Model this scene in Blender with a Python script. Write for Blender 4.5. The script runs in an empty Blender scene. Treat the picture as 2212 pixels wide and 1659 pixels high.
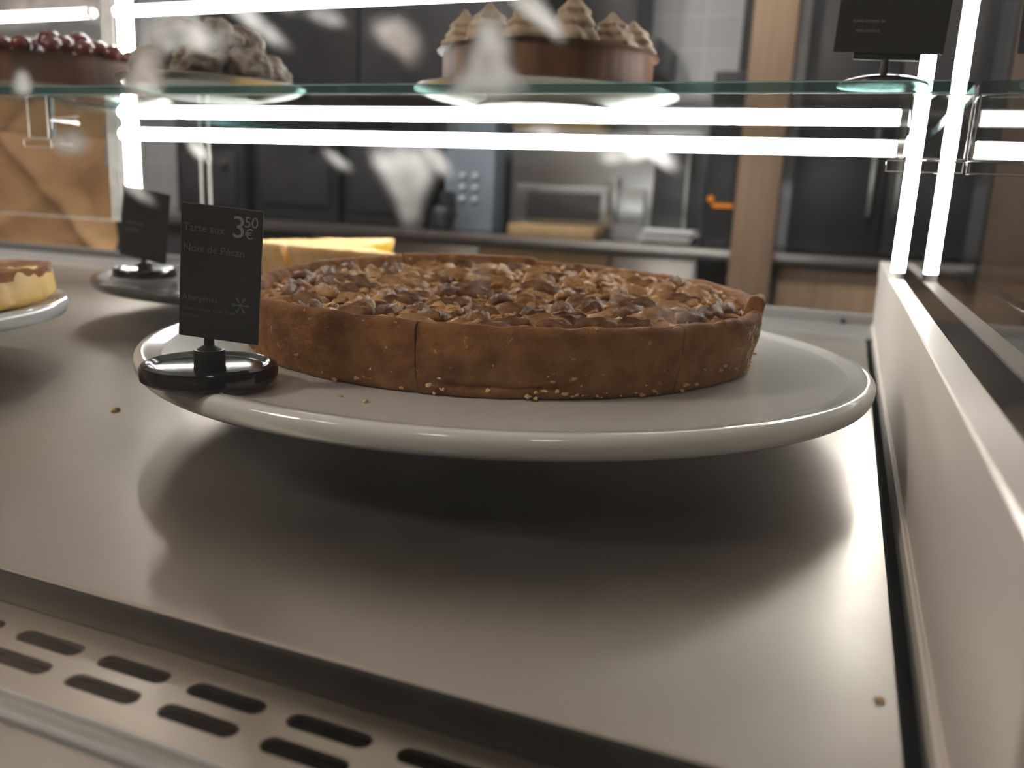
import bpy, bmesh, math, random
from mathutils import Vector, Matrix, noise
random.seed(7)
PI = math.pi
rad = math.radians
S = bpy.context.scene
COL = S.collection

# ------------------------------------------------------------------ helpers
def shade(me, ang=35):
    for p in me.polygons: p.use_smooth = True
    try: me.set_sharp_from_angle(angle=rad(ang))
    except Exception: pass

def to_mesh(bm, name, smooth=True, ang=35):
    bmesh.ops.recalc_face_normals(bm, faces=bm.faces)
    me = bpy.data.meshes.new(name); bm.to_mesh(me); bm.free()
    if smooth: shade(me, ang)
    return me

def link(name, data, mats, parent=None, loc=None):
    o = bpy.data.objects.new(name, data); COL.objects.link(o)
    if data is not None and mats is not None:
        for m in (mats if isinstance(mats, (list, tuple)) else [mats]):
            if len(data.materials) < len(mats if isinstance(mats, (list, tuple)) else [mats]): data.materials.append(m)
    if parent is not None: o.parent = parent
    if loc is not None: o.location = loc
    return o

def tag(o, label=None, cat=None, group=None, kind=None):
    if label: o['label'] = label
    if cat: o['category'] = cat
    if group: o['group'] = group
    if kind: o['kind'] = kind
    return o

def thing(name, label, cat, loc=(0, 0, 0), rot=(0, 0, 0), group=None):
    o = bpy.data.objects.new(name, None); COL.objects.link(o)
    o.location = loc; o.rotation_euler = rot; o.empty_display_size = .02
    return tag(o, label, cat, group)

def copy_tree(o, parent=None):
    c = o.copy(); COL.objects.link(c)
    if parent is not None: c.parent = parent
    for ch in list(o.children): copy_tree(ch, c)
    return c

def box_into(bm, x0, x1, y0, y1, z0, z1, bev=0, seg=2):
    r = bmesh.ops.create_cube(bm, size=1)
    vs = r['verts']
    for v in vs:
        v.co = Vector((x0 + (v.co.x + .5) * (x1 - x0), y0 + (v.co.y + .5) * (y1 - y0), z0 + (v.co.z + .5) * (z1 - z0)))
    if bev:
        es = list({e for v in vs for e in v.link_edges})
        bmesh.ops.bevel(bm, geom=es, offset=bev, segments=seg, affect='EDGES', profile=.5)

def box(x0, x1, y0, y1, z0, z1, bev=0, seg=2, name='box'):
    bm = bmesh.new(); box_into(bm, x0, x1, y0, y1, z0, z1, bev, seg)
    return to_mesh(bm, name)

def lathe(prof, segs=96, name='lathe', ang=40):
    bm = bmesh.new(); rings = []
    for r, z in prof:
        if r < 1e-6: rings.append([bm.verts.new((0, 0, z))])
        else: rings.append([bm.verts.new((r * math.cos(2 * PI * i / segs), r * math.sin(2 * PI * i / segs), z)) for i in range(segs)])
    for a, b in zip(rings, rings[1:]):
        n = max(len(a), len(b))
        if len(a) == 1 and len(b) == 1: continue
        for i in range(n):
            j = (i + 1) % n
            if len(a) == 1: bm.faces.new((a[0], b[i], b[j]))
            elif len(b) == 1: bm.faces.new((a[i], a[j], b[0]))
            else: bm.faces.new((a[i], a[j], b[j], b[i]))
    return to_mesh(bm, name, ang=ang)

def smooth_prof(pts, n=4):
    # Catmull-Rom through the profile points
    out = []
    P = [pts[0]] + list(pts) + [pts[-1]]
    for i in range(1, len(P) - 2):
        p0, p1, p2, p3 = P[i - 1], P[i], P[i + 1], P[i + 2]
        for k in range(n):
            t = k / n
            q = []
            for d in (0, 1):
                q.append(.5 * (2 * p1[d] + (p2[d] - p0[d]) * t + (2 * p0[d] - 5 * p1[d] + 4 * p2[d] - p3[d]) * t * t + (3 * p1[d] - p0[d] - 3 * p2[d] + p3[d]) * t ** 3))
            out.append((max(0, q[0]), q[1]))
    out.append(pts[-1])
    return out

def extrude_x(prof, x0, x1, name='ext', ang=35):
    # closed (y,z) profile swept along x
    bm = bmesh.new()
    a = [bm.verts.new((x0, y, z)) for y, z in prof]; b = [bm.verts.new((x1, y, z)) for y, z in prof]
    n = len(prof)
    for i in range(n):
        j = (i + 1) % n; bm.faces.new((a[i], a[j], b[j], b[i]))
    bm.faces.new(a); bm.faces.new(b[::-1])
    return to_mesh(bm, name, ang=ang)

def extrude_y(prof, y0, y1, name='ext', ang=35):
    bm = bmesh.new()
    a = [bm.verts.new((x, y0, z)) for x, z in prof]; b = [bm.verts.new((x, y1, z)) for x, z in prof]
    n = len(prof)
    for i in range(n):
        j = (i + 1) % n; bm.faces.new((a[i], a[j], b[j], b[i]))
    bm.faces.new(a); bm.faces.new(b[::-1])
    return to_mesh(bm, name, ang=ang)

def tube(p0, p1, r, segs=20, name='tube', cap=True):
    bm = bmesh.new()
    d = Vector(p1) - Vector(p0)
    q = Vector((0, 0, 1)).rotation_difference(d.normalized()).to_matrix().to_4x4()
    bmesh.ops.create_cone(bm, cap_ends=cap, segments=segs, radius1=r, radius2=r, depth=d.length,
                          matrix=Matrix.Translation((Vector(p0) + Vector(p1)) / 2) @ q)
    return to_mesh(bm, name)

def fbm(p, o=4): return noise.fractal(p, 1.0, 2.0, o, noise_basis='PERLIN_ORIGINAL')

# ------------------------------------------------------------------ materials
def mat(name):
    m = bpy.data.materials.new(name); m.use_nodes = True
    nt = m.node_tree; nt.nodes.clear()
    out = nt.nodes.new('ShaderNodeOutputMaterial')
    return m, nt, out

def N(nt, t, **kw):
    n = nt.nodes.new(t)
    for k, v in kw.items(): setattr(n, k, v)
    return n

def principled(name, col, rough=.5, metal=0., spec=.5, coat=0., col2=None, nscale=20., ndetail=4., bump=0., bscale=60., sss=0., ssr=(1, .5, .25),
               sss_scale=.004, rough2=None, aniso=0., stretch=(1, 1, 1), col3=None, n3scale=200., n3t=(.62, .7), bdist=.002, emit=None, ramp=(.35, .65)):
    m, nt, out = mat(name)
    b = N(nt, 'ShaderNodeBsdfPrincipled'); nt.links.new(b.outputs[0], out.inputs[0])
    b.inputs['Base Color'].default_value = (*col, 1)
    b.inputs['Roughness'].default_value = rough; b.inputs['Metallic'].default_value = metal
    b.inputs['Specular IOR Level'].default_value = spec; b.inputs['Coat Weight'].default_value = coat
    b.inputs['Coat Roughness'].default_value = .05
    if aniso: b.inputs['Anisotropic'].default_value = aniso
    if sss:
        b.inputs['Subsurface Weight'].default_value = sss; b.inputs['Subsurface Radius'].default_value = ssr; b.inputs['Subsurface Scale'].default_value = sss_scale
    tc = N(nt, 'ShaderNodeTexCoord'); mp = N(nt, 'ShaderNodeMapping'); mp.inputs['Scale'].default_value = stretch
    nt.links.new(tc.outputs['Object'], mp.inputs[0])
    def nz(scale, det=4., rg=.55):
        n = N(nt, 'ShaderNodeTexNoise'); n.inputs['Scale'].default_value = scale; n.inputs['Detail'].default_value = det; n.inputs['Roughness'].default_value = rg
        nt.links.new(mp.outputs[0], n.inputs['Vector']); return n
    last = None
    if col2 is not None:
        n = nz(nscale, ndetail); r = N(nt, 'ShaderNodeValToRGB')
        r.color_ramp.elements[0].position = ramp[0]; r.color_ramp.elements[1].position = ramp[1]
        r.color_ramp.elements[0].color = (*col, 1); r.color_ramp.elements[1].color = (*col2, 1)
        nt.links.new(n.outputs['Fac'], r.inputs[0]); last = r.outputs[0]
        if rough2 is not None:
            mr = N(nt, 'ShaderNodeMapRange'); mr.inputs[3].default_value = rough; mr.inputs[4].default_value = rough2
            nt.links.new(n.outputs['Fac'], mr.inputs[0]); nt.links.new(mr.outputs[0], b.inputs['Roughness'])
    if col3 is not None:
        n = nz(n3scale, 3.); r = N(nt, 'ShaderNodeValToRGB'); r.color_ramp.elements[0].position = n3t[0]; r.color_ramp.elements[1].position = n3t[1]
        r.color_ramp.elements[0].color = (0, 0, 0, 1); r.color_ramp.elements[1].color = (1, 1, 1, 1)
        nt.links.new(n.outputs['Fac'], r.inputs[0])
        mx = N(nt, 'ShaderNodeMix', data_type='RGBA'); nt.links.new(r.outputs[0], mx.inputs[0])
        if last is not None: nt.links.new(last, mx.inputs[6])
        else: mx.inputs[6].default_value = (*col, 1)
        mx.inputs[7].default_value = (*col3, 1); last = mx.outputs[2]
    if last is not None: nt.links.new(last, b.inputs['Base Color'])
    if bump:
        n = nz(bscale, 6., .65); bp = N(nt, 'ShaderNodeBump'); bp.inputs['Strength'].default_value = bump; bp.inputs['Distance'].default_value = bdist
        nt.links.new(n.outputs['Fac'], bp.inputs['Height']); nt.links.new(bp.outputs[0], b.inputs['Normal'])
    return m

def thin_glass(name, tint=(.97, .98, .975), refl=1.0, veil=0., veil_scale=30., ior=1.5):
    # thin pane: straight-through transmission + Fresnel mirror on the outer side of each face (+ a pale haze put in to lift the blacks)
    m, nt, out = mat(name)
    tr = N(nt, 'ShaderNodeBsdfTransparent'); tr.inputs[0].default_value = (*tint, 1)
    gl = N(nt, 'ShaderNodeBsdfGlossy'); gl.inputs['Roughness'].default_value = .0
    fr = N(nt, 'ShaderNodeFresnel'); fr.inputs[0].default_value = ior
    ge = N(nt, 'ShaderNodeNewGeometry')
    inv = N(nt, 'ShaderNodeMath', operation='SUBTRACT'); inv.inputs[0].default_value = 1; nt.links.new(ge.outputs['Backfacing'], inv.inputs[1])
    mu = N(nt, 'ShaderNodeMath', operation='MULTIPLY'); nt.links.new(fr.outputs[0], mu.inputs[0]); nt.links.new(inv.outputs[0], mu.inputs[1])
    m2 = N(nt, 'ShaderNodeMath', operation='MULTIPLY'); nt.links.new(mu.outputs[0], m2.inputs[0]); m2.inputs[1].default_value = refl
    mx = N(nt, 'ShaderNodeMixShader'); nt.links.new(m2.outputs[0], mx.inputs[0]); nt.links.new(tr.outputs[0], mx.inputs[1]); nt.links.new(gl.outputs[0], mx.inputs[2])
    sh = mx.outputs[0]
    if veil:
        tc = N(nt, 'ShaderNodeTexCoord'); n = N(nt, 'ShaderNodeTexNoise'); n.inputs['Scale'].default_value = veil_scale; n.inputs['Detail'].default_value = 3
        nt.links.new(tc.outputs['Object'], n.inputs['Vector'])
        mr = N(nt, 'ShaderNodeMapRange'); mr.inputs[1].default_value = .3; mr.inputs[2].default_value = .8; mr.inputs[3].default_value = veil * .3; mr.inputs[4].default_value = veil
        nt.links.new(n.outputs['Fac'], mr.inputs[0])
        df = N(nt, 'ShaderNodeBsdfTranslucent'); df.inputs[0].default_value = (.9, .9, .9, 1)
        m3 = N(nt, 'ShaderNodeMixShader'); nt.links.new(mr.outputs[0], m3.inputs[0]); nt.links.new(sh, m3.inputs[1]); nt.links.new(df.outputs[0], m3.inputs[2]); sh = m3.outputs[0]
    nt.links.new(sh, out.inputs[0])
    return m

def patch_mat(name, opacity, col=(.9, .9, .88)):
    m, nt, out = mat(name)
    tr = N(nt, 'ShaderNodeBsdfTransparent')
    df = N(nt, 'ShaderNodeBsdfTranslucent'); df.inputs[0].default_value = (*col, 1)
    d2 = N(nt, 'ShaderNodeBsdfDiffuse'); d2.inputs[0].default_value = (*col, 1)
    ms = N(nt, 'ShaderNodeMixShader'); ms.inputs[0].default_value = .15; nt.links.new(df.outputs[0], ms.inputs[1]); nt.links.new(d2.outputs[0], ms.inputs[2])
    rf = N(nt, 'ShaderNodeBsdfRefraction'); rf.inputs['Roughness'].default_value = .55; rf.inputs['IOR'].default_value = 1.12
    m0 = ms; ms = N(nt, 'ShaderNodeMixShader'); ms.inputs[0].default_value = .10; nt.links.new(m0.outputs[0], ms.inputs[1]); nt.links.new(rf.outputs[0], ms.inputs[2])
    at = N(nt, 'ShaderNodeAttribute', attribute_name='thickness')
    tc = N(nt, 'ShaderNodeTexCoord'); n = N(nt, 'ShaderNodeTexNoise'); n.inputs['Scale'].default_value = 260; n.inputs['Detail'].default_value = 4
    nt.links.new(tc.outputs['Object'], n.inputs['Vector'])
    mr = N(nt, 'ShaderNodeMapRange'); mr.inputs[1].default_value = .3; mr.inputs[2].default_value = .75; mr.inputs[3].default_value = .55; mr.inputs[4].default_value = 1.1
    nt.links.new(n.outputs['Fac'], mr.inputs[0])
    a = N(nt, 'ShaderNodeMath', operation='MULTIPLY'); nt.links.new(at.outputs['Fac'], a.inputs[0]); nt.links.new(mr.outputs[0], a.inputs[1])
    b = N(nt, 'ShaderNodeMath', operation='MULTIPLY'); b.use_clamp = True; nt.links.new(a.outputs[0], b.inputs[0]); b.inputs[1].default_value = opacity
    mx = N(nt, 'ShaderNodeMixShader'); nt.links.new(b.outputs[0], mx.inputs[0]); nt.links.new(tr.outputs[0], mx.inputs[1]); nt.links.new(ms.outputs[0], mx.inputs[2])
    nt.links.new(mx.outputs[0], out.inputs[0])
    return m

def emission(name, col, strength):
    m, nt, out = mat(name)
    e = N(nt, 'ShaderNodeEmission'); e.inputs[0].default_value = (*col, 1); e.inputs[1].default_value = strength
    nt.links.new(e.outputs[0], out.inputs[0]); return m

def edge_glass(name):
    # the ground edge of a thick glass sheet: sea-green, half see-through
    m, nt, out = mat(name)
    b = N(nt, 'ShaderNodeBsdfPrincipled'); b.inputs['Base Color'].default_value = (.045, .11, .115, 1); b.inputs['Roughness'].default_value = .12
    b.inputs['Specular IOR Level'].default_value = .6
    tr = N(nt, 'ShaderNodeBsdfTransparent'); tr.inputs[0].default_value = (.35, .62, .6, 1)
    mx = N(nt, 'ShaderNodeMixShader'); mx.inputs[0].default_value = .6
    nt.links.new(tr.outputs[0], mx.inputs[1]); nt.links.new(b.outputs[0], mx.inputs[2]); nt.links.new(mx.outputs[0], out.inputs[0]); return m

def steel(name, col=(.60, .56, .52), rough=.3, brush=(3, 260, 3), bump=.12, swirl=0., metal=1., lobe2=0., lw=.36):
    m, nt, out = mat(name)
    b = N(nt, 'ShaderNodeBsdfPrincipled'); nt.links.new(b.outputs[0], out.inputs[0])
    b.inputs['Base Color'].default_value = (*col, 1); b.inputs['Metallic'].default_value = metal
    tc = N(nt, 'ShaderNodeTexCoord'); mp = N(nt, 'ShaderNodeMapping'); mp.inputs['Scale'].default_value = brush
    src = tc.outputs['Object']
    if swirl:
        n0 = N(nt, 'ShaderNodeTexNoise'); n0.inputs['Scale'].default_value = 6; nt.links.new(src, n0.inputs['Vector'])
        ad = N(nt, 'ShaderNodeVectorMath', operation='MULTIPLY_ADD'); ad.inputs[1].default_value = (swirl,) * 3
        nt.links.new(n0.outputs['Color'], ad.inputs[0]); nt.links.new(src, ad.inputs[2]); src = ad.outputs[0]
    nt.links.new(src, mp.inputs[0])
    n = N(nt, 'ShaderNodeTexNoise'); n.inputs['Scale'].default_value = 3; n.inputs['Detail'].default_value = 6; n.inputs['Roughness'].default_value = .7
    nt.links.new(mp.outputs[0], n.inputs['Vector'])
    n2 = N(nt, 'ShaderNodeTexNoise'); n2.inputs['Scale'].default_value = 22; n2.inputs['Detail'].default_value = 5; nt.links.new(tc.outputs['Object'], n2.inputs['Vector'])
    mr = N(nt, 'ShaderNodeMapRange'); mr.inputs[1].default_value = .3; mr.inputs[2].default_value = .7; mr.inputs[3].default_value = rough * .92; mr.inputs[4].default_value = rough * 1.08
    nt.links.new(n2.outputs['Fac'], mr.inputs[0]); nt.links.new(mr.outputs[0], b.inputs['Roughness'])
    if bump:
        bp = N(nt, 'ShaderNodeBump'); bp.inputs['Strength'].default_value = bump; bp.inputs['Distance'].default_value = .0004
        nt.links.new(n.outputs['Fac'], bp.inputs['Height']); nt.links.new(bp.outputs[0], b.inputs['Normal'])
    if lobe2:
        g = N(nt, 'ShaderNodeBsdfGlossy'); g.inputs['Color'].default_value = (*col, 1); g.inputs['Roughness'].default_value = lobe2
        mx = N(nt, 'ShaderNodeMixShader'); mx.inputs[0].default_value = lw; nt.links.new(b.outputs[0], mx.inputs[1]); nt.links.new(g.outputs[0], mx.inputs[2]); nt.links.new(mx.outputs[0], out.inputs[0])
    return m

def tile_mat(name, c1, c2, mortar, size=.11):
    m, nt, out = mat(name)
    b = N(nt, 'ShaderNodeBsdfPrincipled'); nt.links.new(b.outputs[0], out.inputs[0]); b.inputs['Roughness'].default_value = .35
    tc = N(nt, 'ShaderNodeTexCoord'); mp = N(nt, 'ShaderNodeMapping'); mp.inputs['Rotation'].default_value = (rad(90), 0, 0)
    nt.links.new(tc.outputs['Object'], mp.inputs[0])
    br = N(nt, 'ShaderNodeTexBrick'); br.offset = 0; br.inputs['Color1'].default_value = (*c1, 1); br.inputs['Color2'].default_value = (*c2, 1); br.inputs['Mortar'].default_value = (*mortar, 1)
    br.inputs['Scale'].default_value = 1; br.inputs['Brick Width'].default_value = size; br.inputs['Row Height'].default_value = size; br.inputs['Mortar Size'].default_value = .002
    nt.links.new(mp.outputs[0], br.inputs['Vector']); nt.links.new(br.outputs['Color'], b.inputs['Base Color']); return m

def wood_mat(name, c1, c2, sc=(1, 1, .08), rough=.5):
    return principled(name, c1, rough, col2=c2, nscale=45, stretch=sc, ndetail=5)

M = {}
M['deck'] = steel('brushed_steel_deck', (.44, .40, .365), .50, (3, 160, 3), .03, metal=.95, lobe2=.29)
M['panel'] = steel('brushed_steel_panel', (.90, .83, .775), .5, (2, 2, 120), 0, metal=.15, lobe2=.15, lw=.15)
M['polished'] = steel('polished_steel_panel', (.72, .68, .64), .16, (2, 2, 120), 0)
M['rear'] = principled('dull_rear_steel', (.22, .21, .20), .5, metal=.3)
M['vent'] = steel('brushed_steel_vent', (.46, .405, .35), .34, (2, 120, 2), .15)
M['lip'] = steel('worn_steel_edge', (.34, .33, .33), .35, (2, 40, 2), .1)
M['hem'] = principled('dark_rubbed_steel', (.009, .008, .0075), .42, metal=.2, col2=(.018, .016, .015), nscale=30)  # dark front face of the hem, its shadow put into the colour
M['ledge'] = principled('worn_grey_channel', (.36, .37, .38), .55, col2=(.5, .5, .5), nscale=60, stretch=(.3, 3, 3), bump=.2, bscale=90)
M['sill'] = steel('sill_steel', (.36, .32, .29), .42, (2, 90, 2), .2)
M['black'] = principled('matt_black_plastic', (.008, .008, .009), .45)
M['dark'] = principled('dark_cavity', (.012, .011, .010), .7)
M['gloss_black'] = principled('gloss_black_plastic', (.006, .006, .007), .12, spec=.6)
M['slate'] = principled('slate_black_card', (.004, .0047, .0047), .5, col2=(.008, .009, .009), nscale=80)
M['chalk'] = principled('grey_print', (.20, .205, .205), .7)
M['chalk_dim'] = principled('faint_grey_print', (.085, .088, .088), .7)
M['plate'] = principled('white_glazed_plate', (.70, .70, .695), .07, spec=.6, coat=.35)
M['silver'] = principled('dull_silver', (.42, .40, .37), .3, metal=.8)
M['dark_plate'] = principled('dark_grey_glazed_plate', (.085, .083, .078), .14, spec=.6, coat=.3)  # backlit shade of the rear stand put into the plate colour
M['pedestal'] = principled('white_glazed_foot', (.72, .71, .69), .12)
M['crust'] = principled('baked_shortcrust', (.185, .074, .025), .8, spec=.2, col2=(.36, .17, .063), nscale=75, ndetail=8, bump=1., bscale=170, bdist=.003,
                        col3=(.66, .43, .22), n3scale=230, n3t=(.66, .75), ramp=(.3, .72))
M['crust_floury'] = principled('floury_crust', (.32, .15, .055), .8, spec=.2, col2=(.66, .5, .33), nscale=120, ndetail=6, bump=.8, bscale=170, bdist=.0012, ramp=(.45, .62))
M['filling'] = principled('pecan_caramel', (.20, .085, .028), .5, spec=.4, col2=(.36, .18, .065), nscale=70, bump=.7, bscale=110, coat=.0, bdist=.002)
M['pecan'] = principled('toasted_pecan', (.115, .050, .022), .6, spec=.2, col2=(.25, .125, .058), nscale=170, bump=.9, bscale=300, coat=.0, stretch=(1, 1, 1), bdist=.0008)
M['pecan_pale'] = principled('pale_pecan', (.30, .155, .062), .6, spec=.28, col2=(.46, .26, .115), nscale=170, bump=.9, bscale=300, coat=.0, bdist=.0008)
M['chopped'] = principled('chopped_pecan', (.29, .14, .048), .6, spec=.25, col2=(.55, .32, .135), nscale=90, bump=.5, bscale=260, coat=.0, bdist=.0008)
M['crumb'] = principled('pastry_crumb', (.55, .33, .14), .8, col2=(.68, .48, .26), nscale=200)
M['pale_crust'] = principled('pale_shortcrust', (.66, .40, .17), .75, spec=.25, col2=(.80, .55, .28), nscale=60, bump=.5, bscale=180, bdist=.001)
M['custard'] = principled('yellow_custard', (.88, .47, .035), .35, spec=.4, col2=(.92, .56, .07), nscale=60, bump=.15, bscale=120, sss=.6, ssr=(1, .6, .15), sss_scale=.012)
M['custard_top'] = principled('browned_custard_top', (.84, .55, .22), .38, col2=(.50, .20, .09), nscale=40, ramp=(.50, .68), bump=.25, bscale=90)
M['flan'] = principled('flan_custard', (.82, .50, .12), .5, col2=(.86, .60, .22), nscale=60, bump=.3, bscale=110, sss=.4, ssr=(1, .6, .2), sss_scale=.008)
M['flan_top'] = principled('caramelised_flan_top', (.20, .062, .018), .28, col2=(.48, .19, .055), nscale=55, bump=.45, bscale=90, coat=.4)
M['choc'] = principled('chocolate_cake', (.052, .022, .012), .5, col2=(.14, .06, .03), nscale=50, stretch=(1, 1, .15), bump=.5, bscale=120)
M['choc_drip'] = principled('caramel_brown_cake_side', (.12, .045, .018), .5, col2=(.24, .105, .045), nscale=90, stretch=(1, 1, .08), bump=.4, bscale=120)
M['cream'] = principled('beige_cream', (.42, .32, .21), .6, col2=(.54, .42, .30), nscale=70, bump=.3, bscale=120)
M['berry'] = principled('dark_berry', (.09, .012, .012), .22, col2=(.16, .03, .03), nscale=60, coat=.3)
M['pastry'] = principled('sugar_dusted_pastry', (.13, .085, .06), .8, col2=(.50, .46, .42), nscale=60, bump=.7, bscale=120, bdist=.002, ramp=(.4, .66))
M['kraft'] = principled('brown_kraft_paper', (.60, .34, .165), .7, col2=(.68, .41, .21), nscale=14, bump=.35, bscale=20, bdist=.003)
M['wood'] = wood_mat('warm_oak_veneer', (.30, .19, .11), (.38, .25, .15))
M['wood_post'] = wood_mat('oak_post', (.29, .185, .115), (.35, .235, .15))
M['tile'] = tile_mat('glazed_wall_tile', (.46, .46, .46), (.50, .50, .50), (.62, .62, .61), .105)
M['glass'] = thin_glass('clear_pane', (.975, .98, .975))
M['front_glass'] = thin_glass('front_pane_glass', (.975, .98, .975), .55, veil=.012)
M['shelf_glass'] = thin_glass('shelf_glass', (.95, .975, .965))
M['shelf_edge'] = edge_glass('green_glass_edge')
M['acrylic'] = thin_glass('clear_acrylic', (.95, .95, .94), 1.2)
M['acrylic_edge'] = principled('acrylic_edge', (.85, .82, .78), .15, sss=.0)  # pale solid strips: edge highlights of the acrylic put into colour
M['led'] = emission('led_diffuser', (1, .97, .93), 38.)
M['led_dim'] = emission('led_diffuser_dim', (1, .97, .93), 13.)
M['cap'] = principled('white_end_cap', (.8, .8, .79), .4)
M['led_back'] = principled('aluminium_channel', (.55, .55, .54), .35, metal=.9)
M['s_dark'] = principled('dark_kitchen_metal', (.030, .030, .032), .35, col2=(.055, .055, .058), nscale=6)
M['s_black'] = principled('black_kitchen_panel', (.016, .016, .017), .4, col2=(.026, .026, .028), nscale=6)
M['s_grey'] = steel('kitchen_stainless', (.42, .43, .43), .33, (2, 2, 60), .1)
M['s_blue'] = principled('blue_grey_machine', (.30, .36, .42), .35, metal=.3)
M['worktop'] = steel('worktop_steel', (.42, .40, .38), .35, (40, 2, 2), .1)
M['paper'] = principled('white_paper', (.75, .75, .73), .8)
M['card_box'] = principled('cardboard', (.42, .28, .13), .8, col2=(.5, .34, .17), nscale=20)
M['orange'] = emission('orange_display', (1, .30, .03), .5)
M['white_p'] = principled('painted_white', (.62, .60, .57), .7)
M['floor'] = principled('dark_floor_tile', (.10, .09, .08), .4, col2=(.13, .12, .10), nscale=3)
M['plaster'] = principled('warm_plaster', (.36, .32, .28), .85, col2=(.40, .36, .32), nscale=4)
M['dark_wall'] = principled('dark_brown_wall', (.06, .056, .052), .6, col2=(.085, .08, .072), nscale=3)
M['lamp_warm'] = emission('warm_lamp_diffuser', (1, .88, .77), 13.)
M['lamp_cool'] = emission('kitchen_lamp_diffuser', (1, .97, .96), 75.)
M['smear'] = patch_mat('milky_smear', 1.0, (.97, .97, .95))
M['smear_soft'] = patch_mat('thin_smear', .65)
M['smear_faint'] = patch_mat('faint_smear', .22, (.92, .82, .76))
M['smear_pink'] = patch_mat('pinkish_smear', .8, (.92, .80, .74))

# ------------------------------------------------------------------ camera (solved from the vanishing points)
CAMZ = .124
FPX = 1810.2; CX, CY = 1106., 829.5
RX = Vector((.92718592, .37192183, .04472602)); RD = Vector((.12094155, -.18420182, -.97541931)); RF = Vector((-.35454112, .90980429, -.21577014))
def at_y(u, v, Y):
    d = RX * (u - CX) + RD * (v - CY) + RF * FPX
    return d * (Y / d.y) + Vector((0, 0, CAMZ))
cd = bpy.data.cameras.new('camera'); cam = bpy.data.objects.new('camera', cd); COL.objects.link(cam)
cd.sensor_width = 36; cd.lens = FPX / 2212 * 36; cd.clip_start = .005; cd.clip_end = 50
m3 = Matrix((RX, -RD, -RF)).transposed()
cam.matrix_world = Matrix.Translation((0, 0, CAMZ)) @ m3.to_4x4()
cd.dof.use_dof = True; cd.dof.focus_distance = .36; cd.dof.aperture_fstop = 8.5
S.camera = cam

# ------------------------------------------------------------------ the room
FZ = -.90; CZ = 1.75; XL, XR, YB, YF = -4.2, 2.2, 2.95, -2.6
def struct(name, me, m):
    o = link(name, me, m); o['kind'] = 'structure'; return o
struct('floor', box(XL, XR, YF, YB, FZ - .05, FZ), M['floor'])
struct('ceiling', box(XL, XR, YF, YB, CZ, CZ + .05), M['plaster'])
struct('wall_back', box(XL, XR, YB, YB + .08, FZ, CZ), M['tile'])
struct('wall_front', box(XL, XR, YF - .08, YF, FZ, CZ), M['plaster'])
struct('wall_left', box(XL - .08, XL, YF, YB, FZ, CZ), M['plaster'])
struct('wall_right', box(XR, XR + .08, YF, YB, FZ, CZ), M['dark_wall'])

def fill_ceiling_lamp(x, y, warm, label, r=.14):  # unseen lamps, added as fill light for shop and kitchen
    t = thing('ceiling_lamp', label, 'ceiling lamp', (x, y, CZ), group='ceiling lamps')
    link('housing', lathe([(0, 0), (r, 0), (r, -.03), (r - .012, -.034), (r - .014, -.02), (0, -.02)], 48), M['cap'], t)
    link('diffuser', lathe([(0, -.022), (r - .015, -.022), (r - .02, -.028), (0, -.03)], 48), M['lamp_warm' if warm else 'lamp_cool'], t)
    return t
for i, (x, y) in enumerate([(-1.3, -.9), (-.2, -1.2), (.8, -.9), (-2.4, -1.0)]):
    fill_ceiling_lamp(x, y, True, 'round warm ceiling lamp over the customer side of the counter', .17)
for i, (x, y) in enumerate([(-1.3, 1.45), (-.2, 1.55), (-2.5, 1.5)]):
    fill_ceiling_lamp(x, y, False, 'round white ceiling lamp over the kitchen behind the case', .15)

M['pendant'] = emission('warm_globe', (1, .86, .72), 34.)  # unseen lamp added to brighten the steel end panel
t = thing('pendant_lamp', 'round warm globe pendant lamp over the customer side', 'pendant lamp', (-1.10, -.45, CZ))
link('canopy', lathe([(0, 0), (.05, 0), (.05, -.02), (0, -.025)], 32), M['cap'], t)
link('cord', tube((0, 0, -.02), (0, 0, -.70), .004, 12), M['black'], t)
link('holder', tube((0, 0, -.70), (0, 0, -.745), .03, 24), M['black'], t)
link('globe', lathe([(.122 * math.sin(PI * i / 24), -.862 - .122 * math.cos(PI * i / 24)) for i in range(25)], 40), M['pendant'], t)

# ------------------------------------------------------------------ the display case
LX = -1.75
GX, PX0 = .0258, .0341          # right end of the deck, foot of the steel end panel
ST_L, ST_R = .0341, .0445       # steel strip on top of the end panel
DF, DR = .1736, .935            # deck front lip and rear end
ZV = -.0106                     # vent level
case = thing('display_case', 'stainless steel and glass pastry display case holding the tarts', 'display case', (0, 0, FZ))
cz = -FZ
def part(name, me, m, parent=case, off=(0, 0, cz)):
    return link(name, me, m, parent, off)
# lower cabinet with its trough below the deck
bm = bmesh.new()
box_into(bm, LX, .30, .105, 1.42, FZ + .001, -.14, .003)
box_into(bm, LX, .30, .105, .134, -.14, -.0125)
box_into(bm, LX, .30, 1.043, 1.42, -.14, -.03)
box_into(bm, .0346, .30, .134, 1.043, -.14, -.0125)
part('base_cabinet', to_mesh(bm, 'base'), M['s_dark'])
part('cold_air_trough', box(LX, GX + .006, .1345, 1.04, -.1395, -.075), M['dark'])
# front sill, glazing channel
part('front_sill', extrude_x([(.075, -.0205), (.075, -.0125), (.078, -.0095), (.1285, -.0106), (.1295, -.0122), (.129, -.0205)], LX, .30), M['sill'])
part('glazing_channel', extrude_x([(.130, -.0205), (.130, -.0100), (.1308, -.0090), (.1318, -.0090), (.1318, -.0120), (.1372, -.0120), (.1372, -.0096), (.1382, -.0096), (.1386, -.0108), (.1386, -.0205)], LX, .30), M['ledge'])
fg = part('front_pane', box(LX, .30, .132, .137, -.0118, .62), M['front_glass'])
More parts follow.
